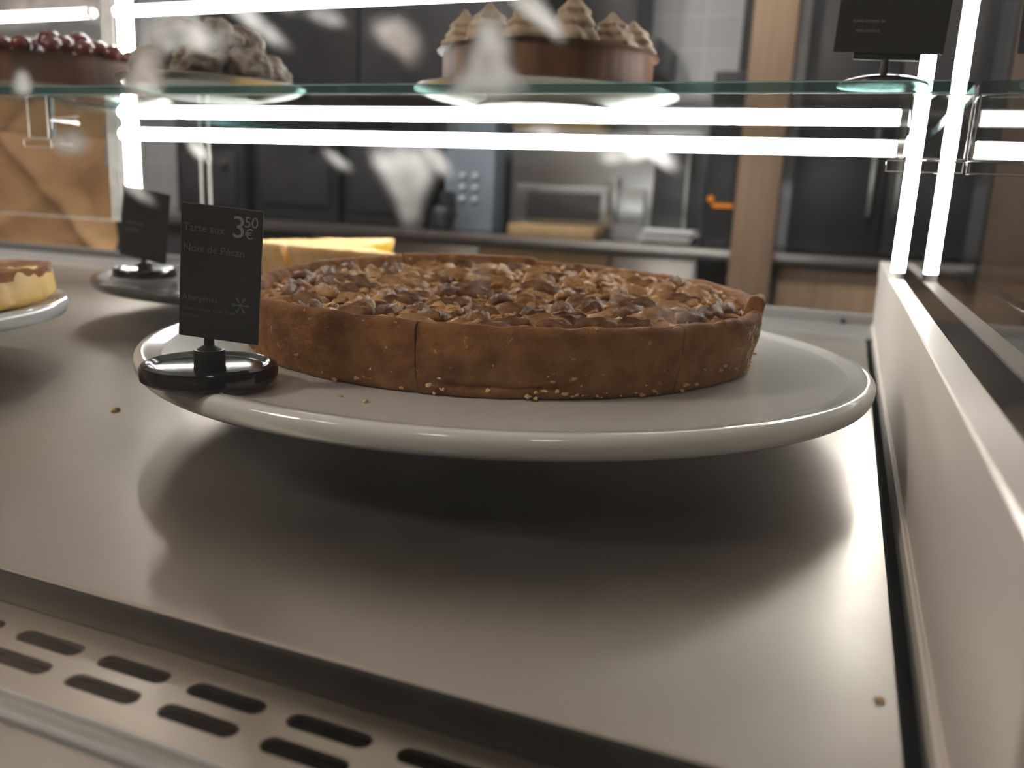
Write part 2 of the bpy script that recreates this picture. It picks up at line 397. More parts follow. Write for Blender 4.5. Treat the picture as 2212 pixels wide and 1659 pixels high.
# right end panel: folded steel with a groove, rolled foot and flat top strip
pr = [(PX0 - .0012, -.012), (PX0 - .0012, .0008), (PX0 - .0004, .0016), (PX0 + .0008, .0010), (PX0 + .0010, .0022), (PX0 + .0022, .0022), (PX0 + .0024, .0034),
      (PX0 + .0004, .0040), (PX0, .0552), (PX0 - .0007, .0553), (PX0 - .0007, .0723), (PX0 - .0001, .0730), (ST_R - .0006, .0730), (ST_R, .0724), (ST_R, -.012)]
part('end_panel', extrude_y(pr, .140, 1.05, ang=25), M['panel'])
part('gutter', extrude_y([(GX + .0006, -.06), (GX + .0006, -.030), (GX + .0026, -.029), (GX + .0030, -.0145), (GX + .0042, -.0135), (GX + .0046, -.045), (PX0 - .0014, -.045), (PX0 - .0014, -.06)], .1745, 1.0425), M['lip'])
part('side_pane', box(.0513, .0553, .140, 1.06, .045, .62), M['glass'])
part('gap_cover', box(.0558, .0975, .140, 1.05, -.0120, -.0085, .001), M['sill'])
part('neighbour_panel', extrude_y([(.0985, -.012), (.0985, .0722), (.0991, .0730), (.1095, .0730), (.1101, .0722), (.1101, -.012)], .140, 1.05), M['polished'])
# rear rail
part('rear_rail', extrude_x([(1.043, -.030), (1.043, .0105), (1.0445, .012), (1.052, .012), (1.053, .0105), (1.053, -.030)], LX, PX0 - .0016), M['rear'])
bm = bmesh.new(); box_into(bm, LX, GX + .0082, DR + .0012, 1.0425, -.004, 0.0, .0008)
rs = part('rear_strip', to_mesh(bm, 'rs'), M['rear'])
for x in (.0027, -.30, -.60, -.9): link('clip', box(x - .0025, x + .0025, 1.034, 1.0425, .0002, .0062, .001), M['dark'], rs)
# deck tray
def hem(y0, r, z0):
    return [(y0 + r - r * math.cos(a), z0 - r + r * math.sin(a)) for a in [rad(k) for k in range(0, 91, 15)]]
deck_prof = [(DF + .0006, -.0106)] + hem(DF, .0022, 0.0) + [(DR - .001, 0), (DR, -.001), (DR, -.02), (DR - .0015, -.02), (DR - .0015, -.0022), (DF + .003, -.0022), (DF + .0022, -.0106)]
bm = bmesh.new()
me = extrude_x(deck_prof, LX, GX, 'deck')
dk = thing('deck_tray', 'brushed stainless steel deck tray under the cake stands', 'tray', (0, 0, 0))
link('tray_sheet', me, M['deck'], dk)
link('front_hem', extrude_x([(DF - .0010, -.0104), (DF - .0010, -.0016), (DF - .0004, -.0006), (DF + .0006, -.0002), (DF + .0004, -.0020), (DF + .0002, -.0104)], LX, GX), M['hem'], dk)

# vent grille with punched slots
def vent_mesh():
    bm = bmesh.new()
    y0, y1 = .1387, .1724; rows = [.1502, .1610]; pitch = .0325; L, W = .0250, .0062; TH = .0016
    xs = [-.1085 + pitch * k for k in range(-50, 5)]
    ymid = (rows[0] + rows[1]) / 2
    n = 8
    def cell(xa, xb, ya, yb, cx, cy):
        ring = []
        r = W / 2
        for k in range(n + 1): a = -PI / 2 + PI * k / n; ring.append((cx + L / 2 - r + r * math.cos(a), cy + r * math.sin(a)))
        for k in range(n + 1): a = PI / 2 + PI * k / n; ring.append((cx - L / 2 + r + r * math.cos(a), cy + r * math.sin(a)))
        out = []
        for x, y in ring:
            # project outward to the cell rectangle
            dx, dy = x - cx, y - cy
            tx = ((xb - cx) if dx > 0 else (xa - cx)) / dx if abs(dx) > 1e-9 else 1e9
            ty = ((yb - cy) if dy > 0 else (ya - cy)) / dy if abs(dy) > 1e-9 else 1e9
            t = min(tx, ty); out.append([cx + dx * t, cy + dy * t])
        m = len(ring)
        # snap the four corners
        for c in ((xb, ya), (xb, yb), (xa, yb), (xa, ya)):
            k = min(range(m), key=lambda i: (out[i][0] - c[0]) ** 2 + (out[i][1] - c[1]) ** 2); out[k] = list(c)
        A = [bm.verts.new((x, y, 0)) for x, y in ring]; A2 = [bm.verts.new((x, y, -TH)) for x, y in ring]; B = [bm.verts.new((x, y, 0)) for x, y in out]
        for i in range(m):
            j = (i + 1) % m
            bm.faces.new((A[i], A[j], B[j], B[i])); bm.faces.new((A[j], A[i], A2[i], A2[j]))
    for cx in xs:
        xa, xb = cx - pitch / 2, cx + pitch / 2
        if xb > GX: continue
        cell(xa, xb, y0, ymid, cx, rows[0]); cell(xa, xb, ymid, y1, cx, rows[1])
    xe = max(x + pitch / 2 for x in xs if x + pitch / 2 <= GX)
    vs = [bm.verts.new(p) for p in ((xe, y0, 0), (GX, y0, 0), (GX, y1, 0), (xe, y1, 0))]; bm.faces.new(vs)
    bmesh.ops.remove_doubles(bm, verts=bm.verts, dist=1e-6)
    me = bpy.data.meshes.new('vent'); 
    bmesh.ops.recalc_face_normals(bm, faces=bm.faces)
    bm.to_mesh(me); bm.free(); return me
vg = link('vent_grille', vent_mesh(), M['vent'], None, (0, 0, ZV))
tag(vg, 'long steel vent grille with two rows of oval slots along the deck front', 'vent')
# pale translucent patches on the front pane; shapes lie on the inside of the pane
def pale_patch(pts, kind, soft=.45, rings=7):
    P = [at_y(u, v, .1374) for u, v in pts]
    # closed Catmull-Rom outline
    Q = []
    n = len(P)
    for i in range(n):
        p0, p1, p2, p3 = P[i - 1], P[i], P[(i + 1) % n], P[(i + 2) % n]
        for k in range(8):
            t = k / 8
            Q.append(.5 * (2 * p1 + (p2 - p0) * t + (2 * p0 - 5 * p1 + 4 * p2 - p3) * t * t + (3 * p1 - p0 - 3 * p2 + p3) * t ** 3))
    c = sum(Q, Vector()) / len(Q)
    bm = bmesh.new(); lay = bm.verts.layers.float.new('thickness'); R = []
    for k in range(rings + 1):
        s = 1 - k / rings
        ring = []
        for q in Q:
            v = bm.verts.new(c + (q - c) * (s + .001)); v.co.y = .1374
            d = 1 - s
            v[lay] = max(0, min(1, d / soft)) ** 1.3
            ring.append(v)
        R.append(ring)
    m = len(Q)
    for a, b in zip(R, R[1:]):
        for i in range(m): j = (i + 1) % m; bm.faces.new((a[i], a[j], b[j], b[i]))
    bm.faces.new(R[-1])
    me = bpy.data.meshes.new('smear'); bm.to_mesh(me); bm.free()
    o = link('smear', me, M[kind], fg); return o
pale_patch([(790, 320), (870, 300), (940, 320), (950, 380), (925, 440), (905, 500), (870, 500), (845, 440), (815, 390)], 'smear', .5)
pale_patch([(900, 300), (940, 315), (975, 350), (985, 385), (955, 390), (915, 350)], 'smear', .6)
pale_patch([(1030, 30), (1085, 20), (1110, 70), (1120, 150), (1160, 205), (1060, 240), (950, 225), (985, 150), (1010, 90)], 'smear', .55)
pale_patch([(1080, -15), (1150, -20), (1190, 20), (1230, 75), (1215, 100), (1160, 60)], 'smear', .5)
pale_patch([(1310, 300), (1390, 285), (1440, 310), (1480, 375), (1445, 372), (1400, 340), (1345, 355)], 'smear', .6)
pale_patch([(1280, 335), (1330, 325), (1360, 340), (1320, 362)], 'smear_soft', .7)
pale_patch([(790, 40), (860, 25), (910, 60), (925, 110), (895, 160), (850, 125), (810, 100)], 'smear_pink', .6)
pale_patch([(1130, 275), (1190, 268), (1220, 290), (1180, 305)], 'smear_soft', .7)
pale_patch([(235, 365), (275, 370), (330, 420), (345, 450), (305, 440), (260, 405)], 'smear', .6)
pale_patch([(-40, -30), (120, -30), (270, -20), (250, 60), (170, 40), (80, 60), (-40, 70)], 'smear_pink', .6)
pale_patch([(270, 60), (340, 20), (440, 30), (520, 90), (480, 130), (400, 110), (330, 130)], 'smear_soft', .6)
pale_patch([(290, 90), (350, 80), (365, 170), (350, 240), (285, 230), (255, 190)], 'smear_pink', .6)
pale_patch([(450, -10), (520, -10), (600, 60), (640, 110), (600, 110), (520, 50)], 'smear', .6)
pale_patch([(580, -15), (640, -15), (650, 30), (610, 30)], 'smear_soft', .6)
pale_patch([(690, 320), (720, 325), (770, 365), (750, 378), (710, 350)], 'smear_soft', .7)
pale_patch([(1385, 640), (1460, 650), (1520, 675), (1510, 715), (1450, 725), (1400, 700)], 'smear_faint', .7)
pale_patch([(1010, 555), (1060, 560), (1050, 640), (1020, 640)], 'smear_faint', .7)
pale_patch([(30, 150), (60, 150), (75, 190), (60, 215), (25, 200)], 'smear', .6)
pale_patch([(100, 290), (170, 270), (210, 310), (170, 345), (110, 330)], 'smear_soft', .6)
pale_patch([(395, 300), (440, 310), (460, 350), (425, 345)], 'smear', .6)
pale_patch([(640, 20), (720, 10), (760, 60), (700, 60)], 'smear_soft', .6)

part('top_panel', box(LX, .30, .131, 1.07, .6205, .66, .004), M['panel'])  # unseen case top, added to block the ceiling light
# glass shelf
SZ0, SZ1, SY0, SY1, SX0, SX1 = .1873, .1935, .505, 1.02, -.625, .0503
sh = thing('glass_shelf', 'thick clear glass shelf with sea-green edge above the tarts', 'shelf', (0, 0, SZ0))
bm = bmesh.new(); box_into(bm, SX0, SX1, SY0, SY1, 0, SZ1 - SZ0)
es = [e for e in bm.edges if abs((e.verts[0].co - e.verts[1].co).z) > .001]
bmesh.ops.bevel(bm, geom=es, offset=.012, segments=6, affect='EDGES', profile=.5)
bmesh.ops.recalc_face_normals(bm, faces=bm.faces)
for f in bm.faces: f.material_index = 0 if abs(f.normal.z) > .5 else 1
me = bpy.data.meshes.new('shelf'); bm.to_mesh(me); bm.free()
link('sheet', me, [M['shelf_glass'], M['shelf_edge']], sh)
# pale strips along the front edge: light caught by the arrises, put into colour
bm = bmesh.new()
box_into(bm, SX0 + .012, SX1 - .012, SY0 - .0004, SY0 + .0002, SZ1 - SZ0 - .0004, SZ1 - SZ0 + .0002)
box_into(bm, SX0 + .012, SX1 - .012, SY0 - .0004, SY0 + .0002, -.0002, .0005)
M['arris'] = principled('polished_arris', (.25, .42, .42), .25)
link('arris', to_mesh(bm, 'arris'), M['arris'], sh)
# second shelf of the neighbouring bay
sh2 = thing('glass_shelf', 'glass shelf of the neighbouring bay past the end of the long shelf', 'shelf', (0, 0, SZ0))
bm = bmesh.new(); box_into(bm, -1.2, SX0 - .012, SY0, SY1, 0, SZ1 - SZ0)
bmesh.ops.recalc_face_normals(bm, faces=bm.faces)
for f in bm.faces: f.material_index = 0 if abs(f.normal.z) > .5 else 1
me = bpy.data.meshes.new('shelf2'); bm.to_mesh(me); bm.free()
link('sheet', me, [M['shelf_glass'], M['shelf_edge']], sh2)

# clear acrylic shelf brackets
def bracket(x0, x1, label, tabs=True):
    t = thing('shelf_bracket', label, 'bracket', (x0, .507, .1473))
    w = x1 - x0
    def frame(bm, a, b, c, d, y0, y1, th=.0012):
        box_into(bm, a, b, y0, y1, c, c + th); box_into(bm, a, b, y0, y1, d - th, d)
        box_into(bm, a, a + th, y0, y1, c + th, d - th); box_into(bm, b - th, b, y0, y1, c + th, d - th)
    bm = bmesh.new(); box_into(bm, 0, w, .0, .030, .0068, .0398, .0015)
    link('block', to_mesh(bm, 'blk'), M['acrylic'], t)
    bm = bmesh.new(); box_into(bm, -.009, w, .002, .022, 0, .0062, .001)
    link('tab', to_mesh(bm, 'tab'), M['acrylic'], t)
    bm = bmesh.new(); frame(bm, 0, w, .0068, .0398, -.0004, .0004, .0006); frame(bm, -.009, w, 0, .0062, .0016, .0024, .0005)
    link('edge', to_mesh(bm, 'edg'), M['acrylic_edge'], t)
    return t
bracket(.0215, .0500, 'clear acrylic shelf bracket at the steel end panel corner')
b2 = bracket(-.625, -.603, 'clear acrylic shelf bracket with dark post at the far shelf end')
link('dark_post', box(.008, .0115, .012, .016, .0069, .0396), M['s_black'], b2)

# LED tubes
def led(p0, p1, label, r=.0058, m='led'):
    mid = tuple((Vector(p0) + Vector(p1)) / 2)
    t = thing('led_tube', label, 'led tube', p0)
    d = Vector(p1) - Vector(p0); u = d.normalized()
    link('diffuser', tube(u * .006, d - u * .006, r, 20), M[m], t)
    link('end_cap', tube((0, 0, 0), u * .006, r * 1.08, 20), M['cap'], t)
    link('end_cap', tube(d - u * .006, d, r * 1.08, 20), M['cap'], t)
    return t
YB_, ZB_ = .745, .1757
led((-.778, YB_, ZB_), (.0295, YB_, ZB_), 'glowing horizontal led tube just under the glass shelf')
led((-.778, YB_, .3035), (.0295, YB_, .3035), 'glowing horizontal led tube high above the shelf, at the top of the view', .0053, 'led_dim')
led((-1.72, YB_, .3035), (-.806, YB_, .3035), 'glowing horizontal led tube of the neighbouring bay, above the brown paper bag', .0053, 'led_dim')  # tube added to light the front of the paper bag
led((.0390, .768, .0733), (.0390, .768, .47), 'glowing upright led tube standing on the steel end panel', .0050)
led((-.794, .775, .0985), (-.794, .775, .47), 'glowing upright led tube at the far end beside the brown paper')
# slim uprights the tubes are clipped to
t = thing('lamp_post', 'slim grey aluminium upright beside the end panel led tube', 'post', (.0390, .780, .0732))
link('profile', box(-.0045, .0045, -.0045, .0045, 0, .42, .0008), M['led_back'], t)
t = thing('lamp_post', 'slim grey aluminium upright beside the far led tube', 'post', (-.794, .788, 0.0))
link('profile', box(-.006, .006, -.005, .005, .0005, .50, .0008), M['led_back'], t)

# ------------------------------------------------------------------ cake stands
def stand_profile(R):
    return smooth_prof([(0, .0416), (R * .5, .0416), (R - .022, .0418), (R - .012, .0426), (R - .005, .0442), (R - .0015, .0436), (R + .0002, .0412), (R - .0002, .0372), (R - .002, .0342), (R - .005, .0334), (R - .008, .0345), (R - .012, .0372), (R * .5, .0380), (.04, .0376), (0, .0376)], 4)
def cake_stand(loc, R, label, k=1., m='plate', m2='pedestal'):
    t = thing('cake_stand', label, 'cake stand', loc, group='cake stands on the deck')
    link('plate', lathe([(r, z * k) for r, z in stand_profile(R)], 160), M[m], t)
    link('pedestal', lathe([(r, z * k) for r, z in smooth_prof([(0, .0002), (.068, .0002), (.070, .0015), (.068, .004), (.05, .0075), (.036, .014), (.032, .024), (.036, .033), (.045, .0374), (0, .0374)], 3)], 80), M[m2], t)
    return t
TC = (-.181, .444)
cake_stand((-.1765, .442, 0), .1965, 'large white cake stand carrying the pecan tart')
P2 = (-.505, .690)
k2 = .040 / .0442
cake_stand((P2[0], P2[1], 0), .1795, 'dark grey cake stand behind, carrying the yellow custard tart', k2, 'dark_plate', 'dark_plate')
P3 = (-.607, .317)
cake_stand((P3[0], P3[1], 0), .1535, 'white cake stand under the caramelised flan at the edge of view')

# ------------------------------------------------------------------ tarts
def lerp_table(tab, a):
    a = (a + 360) % 360
    tab = sorted(tab); tab = [(tab[-1][0] - 360, tab[-1][1])] + tab + [(tab[0][0] + 360, tab[0][1])]
    for (a0, z0), (a1, z1) in zip(tab, tab[1:]):
        if a0 <= a <= a1:
            t = (a - a0) / (a1 - a0); t = t * t * (3 - 2 * t); return z0 + (z1 - z0) * t
    return tab[0][1]

def wedge_body(a0, a1, prof_fn, step=1.0, amp=.0007, seed=0, crack=()):
    """solid wedge: prof_fn(angle) -> closed list of (r,z), first and last at the axis"""
    bm = bmesh.new(); n = max(2, int(round((a1 - a0) / step))); rows = []
    for i in range(n + 1):
        a = a0 + (a1 - a0) * i / n; ca, sa = math.cos(rad(a)), math.sin(rad(a))
        row = []
        for i_, (r, z) in enumerate(prof_fn(a)):
            p = Vector((r * ca, r * sa, z))
            if crack and 4 <= i_ <= 20:
                zc = .0475 + .0016 * fbm(Vector((a * .12, 0, 3)), 3)
                for c0, c1 in crack:
                    if c0 < a < c1:
                        d = .0030 * math.exp(-((z - zc) / .0011) ** 2) * min(1, (a - c0) / 3, (c1 - a) / 3) * (.55 + .9 * abs(fbm(Vector((a * .35, 1, 0)), 3)))
                        p.x -= ca * d; p.y -= sa * d
            if amp and r > .02 and row:
                q = p * 90 + Vector((seed, 0, 0)); w = amp * fbm(q, 5) + amp * 1.6 * fbm(p * 22 + Vector((0, seed, 0)), 2)
                p.x += ca * w; p.y += sa * w
                if i_ > 4: p.z += amp * .6 * fbm(p * 120 + Vector((0, 0, seed)), 3)
            row.append(bm.verts.new(p))
        rows.append(row)
    for A, B in zip(rows, rows[1:]):
        for i in range(len(A) - 1): bm.faces.new((A[i], A[i + 1], B[i + 1], B[i]))
        bm.faces.new((A[-1], A[0], B[0], B[-1]))
    bm.faces.new(rows[0]); bm.faces.new(rows[-1][::-1])
    bmesh.ops.remove_doubles(bm, verts=bm.verts, dist=2e-5)
    return to_mesh(bm, 'wedge', ang=60)

def wedge_top(a0, a1, r1, zf, step=1.5, nr=46, amp=.0016, seed=0, inset=.6, th=.0016):
    bm = bmesh.new(); n = max(3, int((a1 - a0 - 2 * inset) / step)); G = []
    for i in range(n + 1):
        a = a0 + inset + (a1 - a0 - 2 * inset) * i / n; row = []
        for k in range(nr + 1):
            r = .006 + (r1 - .006) * k / nr
            x, y = r * math.cos(rad(a)), r * math.sin(rad(a))
            z = zf(x, y) + amp * fbm(Vector((x, y, seed)) * 60, 4)
            row.append(bm.verts.new((x, y, z)))
        G.append(row)
    for A, B in zip(G, G[1:]):
        for i in range(nr): bm.faces.new((A[i], A[i + 1], B[i + 1], B[i]))
    ext = bmesh.ops.extrude_face_region(bm, geom=bm.faces[:])
    for v in [g for g in ext['geom'] if isinstance(g, bmesh.types.BMVert)]: v.co.z -= th + .0018
    return to_mesh(bm, 'top', ang=60)

def pecan_mesh(seed, L=.0235, W=.0125, H=.0060):
    rnd = random.Random(seed); bm = bmesh.new(); nu, nv = 22, 14; rows = []
    L *= rnd.uniform(.88, 1.1); W *= rnd.uniform(.9, 1.1)
    for i in range(nu + 1):
        u = -1 + 2 * i / nu; w = (1 - abs(u) ** 2.3) ** .62 if abs(u) < 1 else 0
        w = max(w, .04); row = []
        for j in range(2 * nv):
            a = PI * j / nv      # full ring, flattened below
            y = math.cos(a); z = math.sin(a)
            g = 1 - .55 * math.exp(-(y / .2) ** 2) * (1 if z > 0 else .3)
            rid = 1 + .15 * math.cos(y * 14 + u * 3 + seed) * (1 if z > 0 else 0)
            zz = z * (H if z > 0 else H * .35) * g * rid * w ** .8
            yy = y * W / 2 * w * (1 + .05 * math.sin(u * 9 + seed))
            row.append(bm.verts.new((u * L / 2 + .0006 * math.sin(3 * u + seed), yy + .0008 * math.sin(u * 2 + seed), zz + .0008 * u * u)))
        rows.append(row)
    for A, B in zip(rows, rows[1:]):
        for j in range(2 * nv): k = (j + 1) % (2 * nv); bm.faces.new((A[j], A[k], B[k], B[j]))
    bm.faces.new(rows[0]); bm.faces.new(rows[-1][::-1])
    for v in bm.verts: v.co += Vector((0, 0, 1)) * .0004 * fbm(v.co * 260 + Vector((seed, 0, 0)), 3)
    return to_mesh(bm, 'pecan', ang=70)
PECANS = [pecan_mesh(s) for s in range(8)]

def lump_into(bm, c, s, rnd, sub=2):
    r = bmesh.ops.create_icosphere(bm, subdivisions=sub, radius=1)
    off = Vector((rnd.random() * 50, rnd.random() * 50, rnd.random() * 50))
    rot = Matrix.Rotation(rnd.random() * 6.3, 3, 'Z') @ Matrix.Rotation(rnd.uniform(-.6, .6), 3, 'X')
    sc = Vector((s * rnd.uniform(.8, 1.5), s * rnd.uniform(.6, 1.), s * rnd.uniform(.45, .8)))
    for v in r['verts']:
        p = v.co * (1 + .75 * noise.noise(v.co * 1.2 + off) + .25 * noise.noise(v.co * 3 + off))
        v.co = Vector(c) + rot @ Vector((p.x * sc.x, p.y * sc.y, p.z * sc.z))

# pecan tart
ZP = .0418
rim_tab = [(-150, .0718), (-120, .0712), (-100, .0726), (-82, .0730), (-60, .0732), (-45, .0735), (-36, .0728), (-24, .0742), (-10, .0770), (-2, .0815), (6, .0812), (16, .0760), (30, .0775), (52, .0785), (75, .0795), (100, .0805), (104, .0828), (125, .0832), (141, .0826), (146, .0816), (165, .0800), (185, .0765), (200, .0735)]
def zfill(x, y):
    r = math.hypot(x, y)
    return .0684 + .0046 * max(-1, min(1, y / .13)) - .0012 * (1 - r / .13)
def tart_prof(a):
    zt = lerp_table(rim_tab, a) - .0002 + .0007 * fbm(Vector((math.cos(rad(a)), math.sin(rad(a)), 0)) * 9, 3)
    ca, sa = math.cos(rad(a)), math.sin(rad(a))
    zi = zfill(.131 * ca, .131 * sa) - .0015
    h = zt - ZP
    P = [(0, ZP), (.06, ZP), (.12, ZP), (.1365, ZP)]
    for k in range(1, 29):
        t = k / 28
        P.append((.1378 + .0052 * t ** .8 + .0010 * math.sin(t * PI), ZP + .0004 + (h - .0034) * t))
    P += [(.1428, zt - .0022), (.1416, zt - .0007), (.1398, zt), (.1378, zt - .0003), (.1362, zt - .0014), (.1345, (zt + zi) / 2), (.1325, zi), (.10, zi - .001), (.05, zi - .001), (0, zi - .001)]
    return P
tart = thing('pecan_tart', 'round brown pecan tart cut in slices on the large white cake stand', 'tart', (TC[0], TC[1], 0))
cuts = [-82, -34, 8, 52, 102, 143, 198, 278]
rnd = random.Random(11)
slices = []
for a0, a1 in zip(cuts, cuts[1:]):
    am = rad((a0 + a1) / 2); gap = .0003
    off = Vector((math.cos(am), math.sin(am), 0)) * gap
    if a0 == 102: off = Vector((math.cos(am), math.sin(am), 0)) * .0035
    if a0 == 143: off = Vector((math.cos(am), math.sin(am), 0)) * .0025
    s = link('tart_slice', wedge_body(a0 + .07, a1 - .07, tart_prof, .6, .00105, a0, ((-79, -55),) if a0 == -82 else ((-34, -33),)), M['crust'], tart, off)
    link('filling', wedge_top(a0, a1, .1335, zfill, 1.5, 46, .0020, 3.3), M['filling'], s)
    slices.append((a0, a1, s, []))
# floury stretch of crust near the right end gets its own dusted patch (thin shell on the outer wall)
def slice_at(a):
    a = a % 360
    for a0, a1, s, l in slices:
        if (a0 % 360) <= a < (a0 % 360) + (a1 - a0) or (a0 % 360) <= a + 360 < (a0 % 360) + (a1 - a0): return a0, a1, s, l
def inside(x, y, marg):
    r = math.hypot(x, y); a = math.degrees(math.atan2(y, x)); q = slice_at(a)
    da = min((a - q[0]) % 360, (q[1] - a) % 360)
    return q if r * math.sin(rad(min(90, da))) > marg or r < .0 else None
pts = []
tries = 0
while len(pts) < 98 and tries < 60000:
    tries += 1
    r = .1235 * math.sqrt(rnd.random()); a = rnd.random() * 2 * PI
    x, y = r * math.cos(a), r * math.sin(a)
    if not inside(x, y, .0065): continue
    dm = .0150 if tries < 30000 else .0118
    if any((x - px) ** 2 + (y - py) ** 2 < dm * dm for px, py in pts): continue
    pts.append((x, y))
for i, (x, y) in enumerate(pts):
    q = inside(x, y, .0)
    pale = rnd.random() < (.5 if y > -.02 else .28)
    me = PECANS[i % 8] if not pale else None
    if pale:
        key = 'pale%d' % (i % 4)
        if key not in M: 
            M[key] = PECANS[i % 4 + 4].copy(); M[key].materials.clear(); M[key].materials.append(M['pecan_pale'])
        me = M[key]
    o = link('pecan_half', me, M['pecan'] if not pale else M['pecan_pale'], q[2])
    a = rnd.random() * 6.28
    r = math.hypot(x, y)
    if r > .105: a = math.atan2(y, x) + PI / 2 + rnd.uniform(-.5, .5)
    o.location = (x, y, zfill(x, y) + rnd.uniform(.0014, .0032))
    o.rotation_euler = (rnd.uniform(-.35, .35), rnd.uniform(-.28, .28), a)
    o.scale = (1, 1, rnd.uniform(.9, 1.15))
for a0, a1, s, l in slices:
    bm = bmesh.new(); k = 0
    n = int((a1 - a0) * 7.5)
    while k < n:
        r = .131 * math.sqrt(rnd.random()); a = rnd.uniform(a0, a1)
        x, y = r * math.cos(rad(a)), r * math.sin(rad(a)); k += 1
        if not inside(x, y, .0028): continue
        sz = rnd.uniform(.0013, .0042) if rnd.random() < .8 else rnd.uniform(.004, .0058)
        lump_into(bm, (x, y, zfill(x, y) + rnd.uniform(.0002, .0035)), sz, rnd, 1 if rnd.random() < .5 else 2)
    o = link('chopped_nuts', to_mesh(bm, 'chopped', ang=28), M['chopped'], s); o['kind'] = 'stuff'
# crumbs still clinging to the crust foot: part of the slice they cling to
for a0, a1, s, l in slices:
    if a0 not in (-82, -34, 198): continue
    bm = bmesh.new()
    for k in range(30 if a0 == -82 else 16):
        a = rnd.uniform(a0 + 2, a1 - 2); hgt = abs(rnd.gauss(0, .0035)) if rnd.random() < .8 else rnd.uniform(0, .012)
        rr = .1392 + .0050 * (hgt / .031) ** .8
        lump_into(bm, (rr * math.cos(rad(a)), rr * math.sin(rad(a)), ZP + .0008 + hgt), rnd.uniform(.0005, .0013), rnd, 2)
    o = link('clinging_crumbs', to_mesh(bm, 'cl', ang=30), M['crumb'], s); o['kind'] = 'stuff'
# floury patch at the right end (white flour baked on the outer wall)
bm = bmesh.new(); rows = []
for i in range(71):
    a = -30 + 36 * i / 70; row = []
    pr_ = tart_prof(a)
    for k in range(5, 31):
        r, z = pr_[k]; ca, sa = math.cos(rad(a)), math.sin(rad(a))
        p = Vector((r * ca, r * sa, z)); q = p * 90 + Vector((-34, 0, 0)); w = .00105 * fbm(q, 5) + .00168 * fbm(p * 22 + Vector((0, -34, 0)), 2)
        row.append(bm.verts.new(p + Vector((ca, sa, 0)) * (w + .00016)))
    rows.append(row)
for A, B in zip(rows, rows[1:]):
    for i in range(len(A) - 1): bm.faces.new((A[i], A[i + 1], B[i + 1], B[i]))
fp, nt, out = mat('baked_on_flour')
b = N(nt, 'ShaderNodeBsdfDiffuse'); b.inputs[0].default_value = (.72, .56, .40, 1); tr = N(nt, 'ShaderNodeBsdfTransparent'); mx = N(nt, 'ShaderNodeMixShader')
tc = N(nt, 'ShaderNodeTexCoord'); n1 = N(nt, 'ShaderNodeTexNoise'); n1.inputs['Scale'].default_value = 210; n1.inputs['Detail'].default_value = 8; n1.inputs['Roughness'].default_value = .7; nt.links.new(tc.outputs['Object'], n1.inputs['Vector'])
at = N(nt, 'ShaderNodeSeparateXYZ'); nt.links.new(tc.outputs['Object'], at.inputs[0])
mr = N(nt, 'ShaderNodeMapRange'); mr.inputs[1].default_value = .128; mr.inputs[2].default_value = .1415; mr.inputs[3].default_value = -.16; mr.inputs[4].default_value = .07; nt.links.new(at.outputs[0], mr.inputs[0])
ad = N(nt, 'ShaderNodeMath', operation='ADD'); nt.links.new(n1.outputs['Fac'], ad.inputs[0]); nt.links.new(mr.outputs[0], ad.inputs[1])
m4 = N(nt, 'ShaderNodeMapRange'); m4.inputs[1].default_value = .50; m4.inputs[2].default_value = .66; m4.inputs[4].default_value = .75; nt.links.new(ad.outputs[0], m4.inputs[0])
nt.links.new(m4.outputs[0], mx.inputs[0]); nt.links.new(tr.outputs[0], mx.inputs[1]); nt.links.new(b.outputs[0], mx.inputs[2]); nt.links.new(mx.outputs[0], out.inputs[0])
sl = [s for a0, a1, s, l in slices if a0 == -34][0]
link('flour_dusting', to_mesh(bm, 'flour', ang=60), fp, sl)

# yellow custard tart behind (two pieces left)
CT = (-.430, .702); CB = .0416 * k2 + .0002
def cust_prof(a):
    zt = CB + .0375 + .002 * math.sin(rad(a) * 2 - 1) + .001 * fbm(Vector((math.cos(rad(a)), math.sin(rad(a)), 2)) * 8, 2)
    P = [(0, CB), (.05, CB), (.088, CB)]
    for k in range(1, 9): t = k / 8; P.append((.090 + .014 * t ** .9, CB + .0005 + (zt - CB - .002) * t))
    P += [(.1035, zt - .0008), (.1015, zt), (.0995, zt - .001), (.0975, zt - .004), (.094, CB + .006), (.05, CB + .005), (0, CB + .005)]
    return P
def cust_fill(a):
    z = CB + .0335
    return [(0, CB + .0052), (.05, CB + .0052), (.0932, CB + .0062), (.0952, z - .008), (.0968, z - .001), (.094, z), (.05, z + .001), (0, z + .001)]
ctart = thing('custard_tart', 'pale yellow custard tart with missing wedge behind the pecan tart', 'tart', (CT[0], CT[1], 0))
for a0, a1, dz in ((104, 258, 0), (262, 318, .0)):
    s = link('tart_slice', wedge_body(a0, a1, cust_prof, 2.0, .0006, a0), M['pale_crust'], ctart, (math.cos(rad((a0 + a1) / 2)) * .001, math.sin(rad((a0 + a1) / 2)) * .001, 0))
    me = wedge_body(a0 + .1, a1 - .1, cust_fill, 2.0, .0003, a0)
    link('custard', me, M['custard'], s)
    link('browned_top', wedge_top(a0, a1, .0955, lambda x, y: CB + .0352, 2.5, 26, .0008, 7.7, .8, .0), M['custard_top'], s)

